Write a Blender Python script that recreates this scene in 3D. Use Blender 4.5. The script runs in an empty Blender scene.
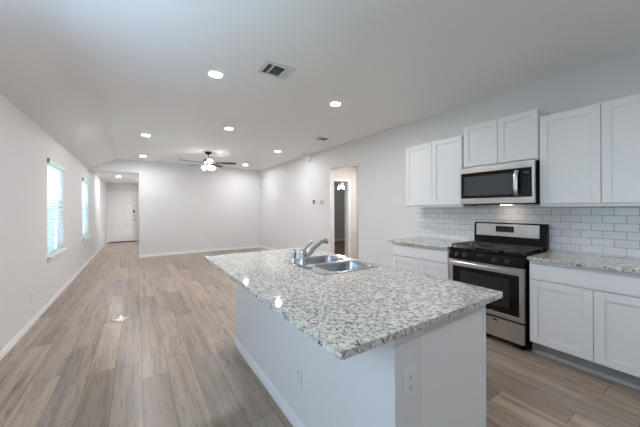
import bpy, bmesh, math, random
from math import sin, cos, pi, radians
from mathutils import Vector, Matrix
random.seed(7)
S = bpy.context.scene
C = S.collection

# ------------------------------------------------------------------ camera
F_PX, YAW, HORIZON, ROLL, EYE = 275.43, 0.58618, 208.63, -0.0043, 1.3686
cd = bpy.data.cameras.new('camera'); cam = bpy.data.objects.new('camera', cd); C.objects.link(cam)
cd.sensor_width = 36.0; cd.lens = F_PX / 640 * 36
cd.shift_y = -(213.5 - HORIZON) / 640
cd.clip_start = 0.02; cd.clip_end = 300
cam.matrix_world = Matrix.Translation((0, 0, EYE)) @ Matrix.Rotation(-YAW, 4, 'Z') @ Matrix.Rotation(pi / 2, 4, 'X') @ Matrix.Rotation(ROLL, 4, 'Z')
S.camera = cam

# ------------------------------------------------------------------ world, daylight, exposure
w = bpy.data.worlds.new('sky'); S.world = w; w.use_nodes = True
bg = w.node_tree.nodes['Background']
bg.inputs[0].default_value = (0.62, 0.79, 1.0, 1); bg.inputs[1].default_value = 3.8
S.view_settings.view_transform = 'Standard'; S.view_settings.look = 'None'
S.view_settings.exposure = 0.38; S.view_settings.gamma = 1.0; S.view_settings.use_curve_mapping = False
S.cycles.max_bounces = 10; S.cycles.diffuse_bounces = 6; S.cycles.glossy_bounces = 5
S.cycles.sample_clamp_indirect = 6.0

def area(name, loc, rot, sx, sy, power, col):
    l = bpy.data.lights.new(name, 'AREA'); l.shape = 'RECTANGLE'; l.size = sx; l.size_y = sy
    l.energy = power; l.color = col
    o = bpy.data.objects.new(name, l); o.location = loc; o.rotation_euler = rot; C.objects.link(o); return o
# daylight through the breakfast window beside the camera
area('daylight_from_patio_ground', (-1.8, 1.7, -0.05), (0, radians(-162), 0), 1.1, 5.0, 460, (0.48, 0.71, 1.0))
area('daylight_from_side_yard', (-1.85, 7.4, -0.05), (0, radians(-162), 0), 1.1, 5.5, 420, (0.52, 0.74, 1.0))
sl_ = bpy.data.lights.new('sun', 'SUN'); sl_.energy = 7.0; sl_.color = (1.0, 0.97, 0.92); sl_.angle = 0.01
so = bpy.data.objects.new('sun', sl_); so.rotation_euler = (radians(40), radians(12), 0); C.objects.link(so)
LAMP = 390.0          # radiance of a recessed downlight

# ------------------------------------------------------------------ materials
def mat(name, col, rough=0.5, metal=0.0, **kw):
    m = bpy.data.materials.new(name); m.use_nodes = True
    b = m.node_tree.nodes['Principled BSDF']
    b.inputs['Base Color'].default_value = (*col, 1); b.inputs['Roughness'].default_value = rough
    b.inputs['Metallic'].default_value = metal
    for k, v in kw.items(): b.inputs[k.replace('_', ' ')].default_value = v
    return m
def nd(m, t, **kw):
    n = m.node_tree.nodes.new(t)
    for k, v in kw.items(): setattr(n, k, v)
    return n
def lk(m, a, b): m.node_tree.links.new(a, b)
def inp(m, sock, v):
    if isinstance(v, (int, float)): sock.default_value = v
    else: lk(m, v, sock)
def mth(m, op, a, b=0.0, c=0.0):
    n = nd(m, 'ShaderNodeMath', operation=op)
    inp(m, n.inputs[0], a); inp(m, n.inputs[1], b); inp(m, n.inputs[2], c)
    return n.outputs[0]
def ramp(m, fac, stops):
    n = nd(m, 'ShaderNodeValToRGB'); lk(m, fac, n.inputs[0])
    e = n.color_ramp.elements
    while len(e) < len(stops): e.new(0.5)
    for i, (p, c) in enumerate(stops):
        e[i].position = p; e[i].color = (*c, 1) if len(c) == 3 else c
    return n.outputs[0]
def mixc(m, fac, a, b, mode='MIX'):
    n = nd(m, 'ShaderNodeMix', data_type='RGBA', blend_type=mode)
    inp(m, n.inputs[0], fac)
    for s, v in ((n.inputs[6], a), (n.inputs[7], b)):
        if isinstance(v, tuple): s.default_value = (*v, 1)
        else: lk(m, v, s)
    return n.outputs[2]
def wpos(m):
    g = nd(m, 'ShaderNodeNewGeometry'); return g.outputs['Position']
def noise(m, vec, scale, detail=3, rough=0.5):
    n = nd(m, 'ShaderNodeTexNoise'); n.inputs['Scale'].default_value = scale
    n.inputs['Detail'].default_value = detail; n.inputs['Roughness'].default_value = rough
    lk(m, vec, n.inputs['Vector']); return n.outputs['Fac']
def bump(m, h, strength, dist=0.001):
    n = nd(m, 'ShaderNodeBump'); n.inputs['Strength'].default_value = strength; n.inputs['Distance'].default_value = dist
    lk(m, h, n.inputs['Height']); lk(m, n.outputs[0], m.node_tree.nodes['Principled BSDF'].inputs['Normal'])
def base(m): return m.node_tree.nodes['Principled BSDF'].inputs['Base Color']

def paint(name, col, rough=0.6, tex=0.25):
    m = mat(name, col, rough)
    if tex: bump(m, noise(m, wpos(m), 160, 3), tex, 0.002)
    return m
M = {}
M['wall'] = paint('wall paint', (0.75, 0.742, 0.738))
M['ceiling'] = paint('ceiling paint', (0.91, 0.91, 0.91), 0.75)
M['trim'] = mat('trim enamel', (0.84, 0.84, 0.84), 0.35)
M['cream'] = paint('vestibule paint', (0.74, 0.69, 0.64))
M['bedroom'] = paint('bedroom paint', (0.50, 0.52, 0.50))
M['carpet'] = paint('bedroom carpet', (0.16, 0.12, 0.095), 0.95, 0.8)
M['cabinet'] = mat('cabinet enamel', (0.82, 0.82, 0.82), 0.35)
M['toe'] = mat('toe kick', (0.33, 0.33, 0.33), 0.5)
M['shoe'] = mat('shoe moulding', (0.44, 0.44, 0.44), 0.45)
M['plastic'] = mat('white plastic', (0.77, 0.77, 0.77), 0.35)
M['slot'] = mat('dark slot', (0.08, 0.08, 0.08), 0.5)
M['black'] = mat('black enamel', (0.006, 0.006, 0.007), 0.22, Specular_IOR_Level=0.22)
M['iron'] = mat('cast iron', (0.060, 0.058, 0.056), 0.42)
M['glass_black'] = mat('black glass', (0.006, 0.006, 0.007), 0.06, Specular_IOR_Level=0.3)
M['glass_window'] = mat('tinted oven window', (0.030, 0.026, 0.024), 0.08, Specular_IOR_Level=0.35)
M['mw_window'] = mat('microwave window mesh', (0.055, 0.065, 0.072), 0.18)
M['knob'] = mat('control knob', (0.05, 0.052, 0.055), 0.25)
M['display'] = mat('display', (0.02, 0.03, 0.03), 0.1)
M['legend'] = mat('control print', (0.07, 0.075, 0.08), 0.5)
M['chrome'] = mat('chrome', (0.66, 0.67, 0.69), 0.12, 1.0)
M['nickel'] = mat('brushed nickel', (0.33, 0.32, 0.31), 0.35, 1.0)
M['dark_bronze'] = mat('dark bronze', (0.045, 0.036, 0.032), 0.4, 0.5)
M['vent_shaded'] = mat('vent louver', (0.36, 0.40, 0.42), 0.6)
M['vent_hole'] = mat('vent duct', (0.17, 0.19, 0.20), 0.8)
def slat_mat():
    m = mat('blind slat', (0.84, 0.87, 0.865), 0.45); nt = m.node_tree
    t = nt.nodes.new('ShaderNodeBsdfTranslucent'); t.inputs[0].default_value = (0.88, 0.90, 0.82, 1)
    mx = nt.nodes.new('ShaderNodeMixShader'); mx.inputs[0].default_value = 0.22
    nt.links.new(nt.nodes['Principled BSDF'].outputs[0], mx.inputs[1]); nt.links.new(t.outputs[0], mx.inputs[2])
    nt.links.new(mx.outputs[0], nt.nodes['Material Output'].inputs[0]); return m
M['slat'] = slat_mat()
M['matte_white'] = mat('matte_white', (0.9, 0.88, 0.84), 0.7)
M['grass'] = paint('lawn', (0.33, 0.40, 0.32), 0.9)
M['siding'] = paint('neighbour siding', (0.68, 0.76, 0.73), 0.8)
# brushed stainless
def steel(name, col, r, axis):
    m = mat(name, col, r, 1.0)
    mp = nd(m, 'ShaderNodeMapping'); lk(m, wpos(m), mp.inputs[0])
    sc = [400, 400, 400]; sc[axis] = 4
    mp.inputs['Scale'].default_value = sc
    n = noise(m, mp.outputs[0], 1.0, 2)
    lk(m, mth(m, 'MULTIPLY_ADD', n, 0.14, r - 0.07), m.node_tree.nodes['Principled BSDF'].inputs['Roughness'])
    return m
M['steel'] = steel('brushed stainless', (0.62, 0.60, 0.585), 0.30, 1)
M['steel_sink'] = steel('sink stainless', (0.50, 0.50, 0.505), 0.24, 1)
# emitters
def glow(name, col, s):
    m = bpy.data.materials.new(name); m.use_nodes = True
    nt = m.node_tree; nt.nodes.remove(nt.nodes['Principled BSDF'])
    e = nt.nodes.new('ShaderNodeEmission'); e.inputs[0].default_value = (*col, 1); e.inputs[1].default_value = s
    nt.links.new(e.outputs[0], nt.nodes['Material Output'].inputs[0]); return m
M['lamp'] = glow('downlight lens', (0.985, 0.985, 1.0), LAMP)
M['fanlamp'] = glow('fan lamp glass', (1.0, 0.97, 0.95), 26.0)
M['fanlamp_dim'] = glow('bedroom lamp glass', (1.0, 0.95, 0.90), 260.0)
M['hood'] = glow('cooktop lamp', (1.0, 0.82, 0.68), 22.0)
# pane
def pane_mat():
    m = bpy.data.materials.new('window pane'); m.use_nodes = True; nt = m.node_tree
    nt.nodes.remove(nt.nodes['Principled BSDF'])
    t = nt.nodes.new('ShaderNodeBsdfTransparent'); t.inputs[0].default_value = (0.93, 0.955, 0.96, 1)
    g = nt.nodes.new('ShaderNodeBsdfGlossy'); g.inputs['Roughness'].default_value = 0.02
    f = nt.nodes.new('ShaderNodeFresnel'); gm = nt.nodes.new('ShaderNodeNewGeometry')
    io = nt.nodes.new('ShaderNodeMath'); io.operation = 'MULTIPLY_ADD'; io.inputs[1].default_value = 1 / 1.45 - 1.45; io.inputs[2].default_value = 1.45
    nt.links.new(gm.outputs['Backfacing'], io.inputs[0]); nt.links.new(io.outputs[0], f.inputs[0])
    mx = nt.nodes.new('ShaderNodeMixShader')
    nt.links.new(f.outputs[0], mx.inputs[0]); nt.links.new(t.outputs[0], mx.inputs[1]); nt.links.new(g.outputs[0], mx.inputs[2])
    nt.links.new(mx.outputs[0], nt.nodes['Material Output'].inputs[0]); return m
M['pane'] = pane_mat()
def screen_mat():
    m = bpy.data.materials.new('insect screen'); m.use_nodes = True; nt = m.node_tree
    t = nt.nodes.new('ShaderNodeBsdfTransparent'); mx = nt.nodes.new('ShaderNodeMixShader'); mx.inputs[0].default_value = 0.30
    b = nt.nodes['Principled BSDF']; b.inputs['Base Color'].default_value = (0.12, 0.15, 0.15, 1)
    nt.links.new(t.outputs[0], mx.inputs[1]); nt.links.new(b.outputs[0], mx.inputs[2])
    nt.links.new(mx.outputs[0], nt.nodes['Material Output'].inputs[0]); return m
M['screen'] = screen_mat()

# wood-look planks running along Y
def planks():
    m = mat('plank floor', (0.3, 0.25, 0.2), 0.38)
    sep = nd(m, 'ShaderNodeSeparateXYZ'); lk(m, wpos(m), sep.inputs[0]); x, y = sep.outputs[0], sep.outputs[1]
    PW, PL = 0.186, 1.22
    xs = mth(m, 'DIVIDE', mth(m, 'ADD', x, 10 * PW - 0.03), PW); col = mth(m, 'FLOOR', xs); fx = mth(m, 'FRACT', xs)
    wn = nd(m, 'ShaderNodeTexWhiteNoise', noise_dimensions='1D'); lk(m, col, wn.inputs['W'])
    ys = mth(m, 'ADD', mth(m, 'DIVIDE', y, PL), mth(m, 'MULTIPLY', wn.outputs[0], 7.0))
    row = mth(m, 'FLOOR', ys); fy = mth(m, 'FRACT', ys)
    cb = nd(m, 'ShaderNodeCombineXYZ'); lk(m, col, cb.inputs[0]); lk(m, row, cb.inputs[1])
    w2 = nd(m, 'ShaderNodeTexWhiteNoise', noise_dimensions='2D'); lk(m, cb.outputs[0], w2.inputs['Vector'])
    rnd = w2.outputs['Value']
    # grain coordinates: stretched along the plank, shifted per plank
    gx = mth(m, 'MULTIPLY_ADD', rnd, 37.0, x)
    gc = nd(m, 'ShaderNodeCombineXYZ'); lk(m, mth(m, 'MULTIPLY', gx, 17.0), gc.inputs[0]); lk(m, mth(m, 'MULTIPLY', y, 0.9), gc.inputs[1]); lk(m, mth(m, 'MULTIPLY', rnd, 9.0), gc.inputs[2])
    g1 = noise(m, gc.outputs[0], 1.0, 6, 0.62)
    gc2 = nd(m, 'ShaderNodeCombineXYZ'); lk(m, mth(m, 'MULTIPLY', gx, 60.0), gc2.inputs[0]); lk(m, mth(m, 'MULTIPLY', y, 3.0), gc2.inputs[1]); lk(m, rnd, gc2.inputs[2])
    g2 = noise(m, gc2.outputs[0], 1.0, 5, 0.65)
    tone = ramp(m, rnd, [(0.0, (0.236, 0.178, 0.140)), (0.28, (0.388, 0.296, 0.228)), (0.5, (0.296, 0.236, 0.194)), (0.75, (0.426, 0.330, 0.254)), (1.0, (0.262, 0.204, 0.165))])
    v1 = ramp(m, g1, [(0.32, (0.58, 0.57, 0.565)), (0.50, (0.98, 0.98, 0.98)), (0.68, (1.17, 1.15, 1.13))])
    v2 = ramp(m, g2, [(0.30, (0.70, 0.69, 0.68)), (0.46, (1, 1, 1)), (0.7, (1.07, 1.07, 1.07))])
    c = mixc(m, 1.0, mixc(m, 1.0, tone, v1, 'MULTIPLY'), v2, 'MULTIPLY')
    # dark mineral streaks and knots
    gc3 = nd(m, 'ShaderNodeCombineXYZ'); lk(m, mth(m, 'MULTIPLY', gx, 26.0), gc3.inputs[0]); lk(m, mth(m, 'MULTIPLY', y, 5.0), gc3.inputs[1]); lk(m, rnd, gc3.inputs[2])
    k = noise(m, gc3.outputs[0], 1.0, 3, 0.6)
    kf = ramp(m, k, [(0.60, (0, 0, 0)), (0.72, (1, 1, 1))])
    c = mixc(m, mth(m, 'MULTIPLY', kf, 0.5), c, (0.075, 0.055, 0.045))
    ex = mth(m, 'MINIMUM', fx, mth(m, 'SUBTRACT', 1.0, fx)); ey = mth(m, 'MINIMUM', fy, mth(m, 'SUBTRACT', 1.0, fy))
    e = mth(m, 'MINIMUM', mth(m, 'MULTIPLY', ex, PW), mth(m, 'MULTIPLY', ey, PL))
    seam = mth(m, 'LESS_THAN', e, 0.0022)
    c = mixc(m, mth(m, 'MULTIPLY', seam, 0.72), c, (0.05, 0.04, 0.035))
    lk(m, c, base(m))
    lk(m, mth(m, 'MULTIPLY_ADD', g2, 0.10, 0.24), m.node_tree.nodes['Principled BSDF'].inputs['Roughness'])
    bump(m, mth(m, 'SUBTRACT', g2, mth(m, 'MULTIPLY', seam, 1.0)), 0.10, 0.002)
    return m
M['planks'] = planks()

def granite():
    m = mat('speckled granite', (0.6, 0.58, 0.55), 0.06)
    p = wpos(m)
    a = noise(m, p, 26, 5, 0.6); b = noise(m, p, 55, 5, 0.6)
    mp = nd(m, 'ShaderNodeMapping'); lk(m, p, mp.inputs[0]); mp.inputs['Rotation'].default_value = (0, 0, 0.6); mp.inputs['Scale'].default_value = (1.6, 0.75, 1.1)
    mp.inputs['Location'].default_value = (3.1, 1.7, 0.4)
    d = noise(m, mp.outputs[0], 62, 4, 0.62)
    c = ramp(m, a, [(0.34, (0.46, 0.425, 0.385)), (0.46, (0.66, 0.61, 0.54)), (0.62, (0.78, 0.73, 0.655))])
    c = mixc(m, ramp(m, b, [(0.50, (0, 0, 0)), (0.60, (1, 1, 1))]), c, (0.32, 0.30, 0.28))
    c = mixc(m, ramp(m, noise(m, p, 130, 3), [(0.60, (0, 0, 0)), (0.68, (1, 1, 1))]), c, (0.80, 0.78, 0.74))
    c = mixc(m, ramp(m, d, [(0.565, (0, 0, 0)), (0.615, (1, 1, 1))]), c, (0.055, 0.050, 0.050))
    lk(m, c, base(m)); return m
M['granite'] = granite()

def tiles():
    m = mat('subway tile', (0.7, 0.7, 0.72), 0.10)
    sep = nd(m, 'ShaderNodeSeparateXYZ'); lk(m, wpos(m), sep.inputs[0])
    TW, TH = 0.1545, 0.0737
    zs = mth(m, 'DIVIDE', mth(m, 'SUBTRACT', sep.outputs[2], 0.925 - TH * 4), TH); row = mth(m, 'FLOOR', zs); fz = mth(m, 'FRACT', zs)
    odd = mth(m, 'MODULO', row, 2.0)
    ys = mth(m, 'ADD', mth(m, 'DIVIDE', mth(m, 'SUBTRACT', sep.outputs[1], 0.848 - TW * 30), TW), mth(m, 'MULTIPLY', odd, 0.5))
    col = mth(m, 'FLOOR', ys); fy = mth(m, 'FRACT', ys)
    ez = mth(m, 'MULTIPLY', mth(m, 'MINIMUM', fz, mth(m, 'SUBTRACT', 1.0, fz)), TH)
    ey = mth(m, 'MULTIPLY', mth(m, 'MINIMUM', fy, mth(m, 'SUBTRACT', 1.0, fy)), TW)
    e = mth(m, 'MINIMUM', ez, ey); gr = mth(m, 'LESS_THAN', e, 0.0019)
    cb = nd(m, 'ShaderNodeCombineXYZ'); lk(m, col, cb.inputs[0]); lk(m, row, cb.inputs[1])
    wn = nd(m, 'ShaderNodeTexWhiteNoise', noise_dimensions='2D'); lk(m, cb.outputs[0], wn.inputs['Vector'])
    c = ramp(m, wn.outputs['Value'], [(0, (0.74, 0.74, 0.75)), (1, (0.81, 0.81, 0.815))])
    c = mixc(m, gr, c, (0.28, 0.285, 0.30)); lk(m, c, base(m))
    lk(m, mth(m, 'MULTIPLY_ADD', gr, 0.6, 0.10), m.node_tree.nodes['Principled BSDF'].inputs['Roughness'])
    edge = ramp(m, mth(m, 'DIVIDE', e, 0.005), [(0.25, (0, 0, 0)), (1.0, (1, 1, 1))])
    h = mth(m, 'ADD', mth(m, 'MULTIPLY', noise(m, wpos(m), 22, 2), 1.2), edge)
    bump(m, h, 0.5, 0.0012); return m
M['tiles'] = tiles()

def fanwood():
    m = mat('dark fan wood', (0.05, 0.03, 0.025), 0.45); return m
M['fanwood'] = fanwood()

# ------------------------------------------------------------------ mesh helpers
class MB:
    def __init__(s): s.bm = bmesh.new()
    def box(s, x0, x1, y0, y1, z0, z1):
        if x0 > x1: x0, x1 = x1, x0
        if y0 > y1: y0, y1 = y1, y0
        if z0 > z1: z0, z1 = z1, z0
        v = [s.bm.verts.new(p) for p in ((x0, y0, z0), (x1, y0, z0), (x1, y1, z0), (x0, y1, z0), (x0, y0, z1), (x1, y0, z1), (x1, y1, z1), (x0, y1, z1))]
        for q in ((0, 3, 2, 1), (4, 5, 6, 7), (0, 1, 5, 4), (1, 2, 6, 5), (2, 3, 7, 6), (3, 0, 4, 7)): s.bm.faces.new([v[i] for i in q])
        return s
    def prism(s, poly, axis, a, b):
        """poly: 2-D points in the plane across axis ('x': (y,z), 'y': (x,z), 'z': (x,y))"""
        def P(p, t): return {'x': (t, p[0], p[1]), 'y': (p[0], t, p[1]), 'z': (p[0], p[1], t)}[axis]
        A = [s.bm.verts.new(P(p, a)) for p in poly]; B = [s.bm.verts.new(P(p, b)) for p in poly]
        n = len(poly); s.bm.faces.new(A); s.bm.faces.new(B[::-1])
        for i in range(n): s.bm.faces.new((A[i], B[i], B[(i + 1) % n], A[(i + 1) % n]))
        return s
    def rings(s, rs, cap0=True, cap1=True):
        V = [[s.bm.verts.new(p) for p in r] for r in rs]; n = len(V[0])
        for a, b in zip(V, V[1:]):
            for i in range(n): s.bm.faces.new((a[i], a[(i + 1) % n], b[(i + 1) % n], b[i]))
        if cap0: s.bm.faces.new(V[0][::-1])
        if cap1: s.bm.faces.new(V[-1])
        return s
    def lathe(s, c, prof, n=24, axis='z', cap0=True, cap1=True):
        rs = []
        for r, h in prof:
            ring = []
            for i in range(n):
                a = 2 * pi * i / n; u, v = r * cos(a), r * sin(a)
                ring.append({'z': (c[0] + u, c[1] + v, c[2] + h), 'x': (c[0] + h, c[1] + u, c[2] + v), 'y': (c[0] + u, c[1] + h, c[2] + v)}[axis])
            rs.append(ring)
        return s.rings(rs, cap0, cap1)
    def tube(s, pts, r, n=12):
        pts = [Vector(p) for p in pts]; rad = r if isinstance(r, (list, tuple)) else [r] * len(pts)
        rs = []; up = None
        for i, p in enumerate(pts):
            d = (pts[min(i + 1, len(pts) - 1)] - pts[max(i - 1, 0)]).normalized()
            if up is None: up = d.orthogonal().normalized()
            up = (up - d * up.dot(d)).normalized(); q = d.cross(up)
            rs.append([tuple(p + (up * cos(2 * pi * k / n) + q * sin(2 * pi * k / n)) * rad[i]) for k in range(n)])
        return s.rings(rs)
    def plate(s, outer, holes, z0, z1):
        """flat plate with holes: outer and holes are lists of (x, y)"""
        es = []
        for loop in [outer] + holes:
            v = [s.bm.verts.new((x, y, z0)) for x, y in loop]
            es += [s.bm.edges.new((v[i], v[(i + 1) % len(v)])) for i in range(len(v))]
        r = bmesh.ops.triangle_fill(s.bm, use_beauty=True, use_dissolve=False, edges=es)
        fs = [g for g in r['geom'] if isinstance(g, bmesh.types.BMFace)]
        ex = bmesh.ops.extrude_face_region(s.bm, geom=fs)
        bmesh.ops.translate(s.bm, vec=(0, 0, z1 - z0), verts=[g for g in ex['geom'] if isinstance(g, bmesh.types.BMVert)])
        return s
ORG = {}
def obj(name, mb, m, parent=None, bevel=0.0, smooth=True, seg=2):
    bm = mb.bm; bmesh.ops.recalc_face_normals(bm, faces=bm.faces)
    if parent is not None: o0 = ORG[parent.name]
    else:
        xs = [v.co for v in bm.verts]
        lo = Vector([min(c[i] for c in xs) for i in range(3)]); hi = Vector([max(c[i] for c in xs) for i in range(3)])
        o0 = Vector(((lo.x + hi.x) / 2, (lo.y + hi.y) / 2, lo.z))
    bmesh.ops.translate(bm, vec=-o0, verts=bm.verts)
    me = bpy.data.meshes.new(name); bm.to_mesh(me); bm.free()
    me.materials.append(M[m] if isinstance(m, str) else m)
    if smooth:
        for p in me.polygons: p.use_smooth = True
        me.set_sharp_from_angle(angle=radians(38))
    o = bpy.data.objects.new(name, me); C.objects.link(o)
    if parent is not None: o.parent = parent
    else: o.location = o0
    ORG[o.name] = o0
    if bevel:
        b = o.modifiers.new('bevel', 'BEVEL'); b.width = bevel; b.segments = seg; b.limit_method = 'ANGLE'; b.angle_limit = radians(40)
    return o
def tag(o, label, cat, group=None):
    o['label'] = label; o['category'] = cat
    if group: o['group'] = group
    return o
def thing(name, label, cat, loc, group=None):
    o = bpy.data.objects.new(name, None); C.objects.link(o); o.location = loc; o.empty_display_size = 0.1
    ORG[o.name] = Vector(loc); return tag(o, label, cat, group)
def struct(name, mb, m, parent=None, **kw):
    o = obj(name, mb, m, parent, **kw)
    if parent is None: o['kind'] = 'structure'
    return o
def copy_tree(o, loc, label):
    r = o.copy(); C.objects.link(r); r.location = loc; r['label'] = label
    for ch in o.children:
        c = ch.copy(); C.objects.link(c); c.parent = r
        for g in ch.children:
            d = g.copy(); C.objects.link(d); d.parent = c
    return r
def rrect(x0, x1, y0, y1, r, n=6):
    pts = []
    for cx, cy, a0 in ((x1 - r, y1 - r, 0), (x0 + r, y1 - r, pi / 2), (x0 + r, y0 + r, pi), (x1 - r, y0 + r, 3 * pi / 2)):
        for k in range(n + 1):
            a = a0 + pi / 2 * k / n; pts.append((cx + r * cos(a), cy + r * sin(a)))
    return pts

# ------------------------------------------------------------------ the room shell
XL, XR, YB, YN = -1.054, 3.682, 9.36, -2.5
ZC, ZL = 2.754, 2.448
YH, XH, ZH = 14.2, 0.05, 2.47           # hall end, hall right wall, hall ceiling
T = 0.12
W1 = (5.36, 6.38, 0.68, 2.09); W2 = (8.30, 9.32, 0.68, 2.09); W3 = (-0.30, 1.95, 0.88, 2.10)
DW = (4.15, 5.13, 2.278)                # doorway in the right wall

b = MB(); b.box(XL - T, 7.6, YN - T, YH + 0.4, -0.08, 0.0); struct('floor', b, 'planks')
# ceiling: flat field and the sloped strip along the left wall
b = MB()
sl = (ZC - ZL) / (-0.474 - XL)
crease = []
R0 = 0.10                                      # the slope meets the flat field in a soft curve
for k in range(13):
    u = k / 12; x = -0.474 - R0 + 2 * R0 * u
    crease.append((x, ZC - sl * R0 * (1 - u) ** 2))
b.prism([(XL, ZL)] + crease + [(XR + T, ZC), (XR + T, ZC + 0.1), (-0.50, ZC + 0.1), (XL - T, ZL + 0.06), (XL - T, ZL)], 'y', YN - T, YB)
struct('ceiling', b, 'ceiling')
b = MB(); b.box(XL - T, 1.72, YB + 0.1, YH + T, ZH, ZH + 0.08); struct('ceiling_hall', b, 'ceiling')
# left wall with three window openings
b = MB(); ys = [YN - T]
for (a, c, z0, z1) in (W3, W1, W2):
    b.box(XL - T, XL, ys[-1], a, 0, ZL); b.box(XL - T, XL, a, c, 0, z0); b.box(XL - T, XL, a, c, z1, ZL); ys.append(c)
b.box(XL - T, XL, ys[-1], YH + T, 0, ZL + 0.03)
struct('wall_left', b, 'wall', smooth=False)
# far wall, with the header over the hall
b = MB(); b.box(XH, XR + T, YB, YB + T, 0, ZC)
b.prism([(XL, 2.405), (XH, 2.405), (XH, ZC), (-0.474, ZC), (XL, ZL)], 'y', YB, YB + T)
struct('wall_far', b, 'wall', smooth=False)
b = MB(); b.box(XH, XH + T, YB + T, 11.9, 0, ZH); b.box(XH + T, 1.6 + T, 11.78, 11.9, 0, ZH); b.box(1.6, 1.6 + T, 11.9, YH + T, 0, ZH); b.box(XH, XH + T, 14.0, YH, 0, ZH)  # beyond the hall wall: unseen foyer walls, added to house the extra lamps
struct('wall_hall', b, 'wall', smooth=False)
b = MB(); DX0, DX1 = -0.955, -0.045
b.box(XL, DX0 - 0.01, YH, YH + T, 0, ZH); b.box(DX1 + 0.01, 1.6, YH, YH + T, 0, ZH); b.box(DX0 - 0.01, DX1 + 0.01, YH, YH + T, 2.05, ZH); b.box(XL, 1.6, YH + T, YH + T + 0.02, -0.01, ZH)  # last box: sheet added behind the door to stop daylight leaking in
struct('wall_entry', b, 'wall', smooth=False)
# right wall with the doorway
b = MB()
b.box(XR, XR + T, YN - T, DW[0], 0, ZC); b.box(XR, XR + T, DW[1], YB, 0, ZC); b.box(XR, XR + T, DW[0], DW[1], DW[2], ZC)
struct('wall_right', b, 'wall', smooth=False)
# wall behind the camera
b = MB(); b.box(XL, XR, YN - T, YN, 0, ZC)
struct('wall_near', b, 'wall', smooth=False)

# vestibule and the bedroom behind it
VX, VY0, VY1 = 4.63, 3.95, 5.30
b = MB()
b.box(XR + T, VX, VY0 - T, VY0, 0, 2.44); b.box(VX, VX + T, VY0 - T, VY1, 0, 2.44)
BX0, BX1 = XR + T + 0.03, 4.36
b.box(XR + T, BX0, VY1, VY1 + T, 0, 2.44); b.box(BX1, VX + T, VY1, VY1 + T, 0, 2.44); b.box(BX0, BX1, VY1, VY1 + T, 2.03, 2.44)
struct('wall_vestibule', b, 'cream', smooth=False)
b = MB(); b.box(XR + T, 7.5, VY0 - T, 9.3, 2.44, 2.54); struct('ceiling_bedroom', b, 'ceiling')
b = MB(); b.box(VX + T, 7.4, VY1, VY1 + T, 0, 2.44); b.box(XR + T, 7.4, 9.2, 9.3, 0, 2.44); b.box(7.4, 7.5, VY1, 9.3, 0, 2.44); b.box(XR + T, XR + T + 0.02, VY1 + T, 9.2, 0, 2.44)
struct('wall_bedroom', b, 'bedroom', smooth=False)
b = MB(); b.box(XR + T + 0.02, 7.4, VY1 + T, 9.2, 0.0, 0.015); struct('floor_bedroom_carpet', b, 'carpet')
b = MB(); b.box(XR + T + 0.02, 7.4, 9.185, 9.2, 0.015, 0.10); struct('baseboard_bedroom', b, 'trim')
# casings in the vestibule
def casing_y(name, x0, x1, zt, y, d=0.018, w=0.08, left=True):
    b = MB()
    if left: b.box(x0 - w, x0, y - d, y, 0, zt + w)
    b.box(x1, x1 + w, y - d, y, 0, zt + w); b.box(x0, x1, y - d, y, zt, zt + w)
    return struct(name, b, 'trim', bevel=0.004)
casing_y('trim_1', BX0, BX1, 2.03, VY1, left=False, w=0.062)
b = MB(); b.box(BX1 - 0.02, BX1, VY1, VY1 + T, 0.0, 2.03); b.box(BX0, BX0 + 0.02, VY1, VY1 + T, 0.0, 2.03); struct('trim_2', b, 'trim')
b = MB(); b.box(VX - 0.018, VX, 5.13, 5.22, 0, 2.11); b.box(VX - 0.018, VX, 4.27, 4.36, 0, 2.11); b.box(VX - 0.018, VX, 4.36, 5.13, 2.03, 2.11); struct('trim_3', b, 'trim', bevel=0.004)
b = MB(); b.box(VX - 0.012, VX - 0.002, 4.365, 5.125, 0.01, 2.025); d2 = struct('door_2', b, 'trim')
b = MB(); b.lathe((VX - 0.02, 4.44, 0.95), [(0.03, 0.006), (0.03, 0), (0.012, -0.01), (0.012, -0.03), (0.027, -0.04), (0.027, -0.06), (0.01, -0.07)], 16, 'x'); obj('door_knob', b, 'nickel', d2)

# baseboards
def base_x(name, x, s, y0, y1):
    b = MB(); z = 0.068
    b.prism([(x, 0), (x + s * 0.015, 0), (x + s * 0.015, z - 0.02), (x + s * 0.008, z - 0.006), (x + s * 0.006, z), (x, z)], 'y', y0, y1); return struct(name, b, 'trim')
def base_y(name, y, s, x0, x1):
    b = MB(); z = 0.068
    b.prism([(y, 0), (y + s * 0.015, 0), (y + s * 0.015, z - 0.02), (y + s * 0.008, z - 0.006), (y + s * 0.006, z), (y, z)], 'x', x0, x1); return struct(name, b, 'trim')
base_x('baseboard_left', XL, 1, YN, YH); base_y('baseboard_far', YB, -1, XH + 0.001, XR - 0.016)
base_x('baseboard_right', XR, -1, DW[1], YB); base_x('baseboard_kitchen', XR, -1, 2.80, DW[0])
base_x('baseboard_hall', XH, -1, YB, 11.9); base_y('baseboard_vestibule', VY1, -1, BX1 + 0.081, VX - 0.02)

# outside ground and the neighbour's wall seen between the slats
b = MB(); b.box(-30, XL - T - 0.02, -20, 60, -0.35, -0.25); struct('ground', b, 'grass')
b = MB(); b.box(-7.2, -7.0, -10, 45, -0.25, 1.6); struct('wall_garden', b, 'siding')

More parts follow.
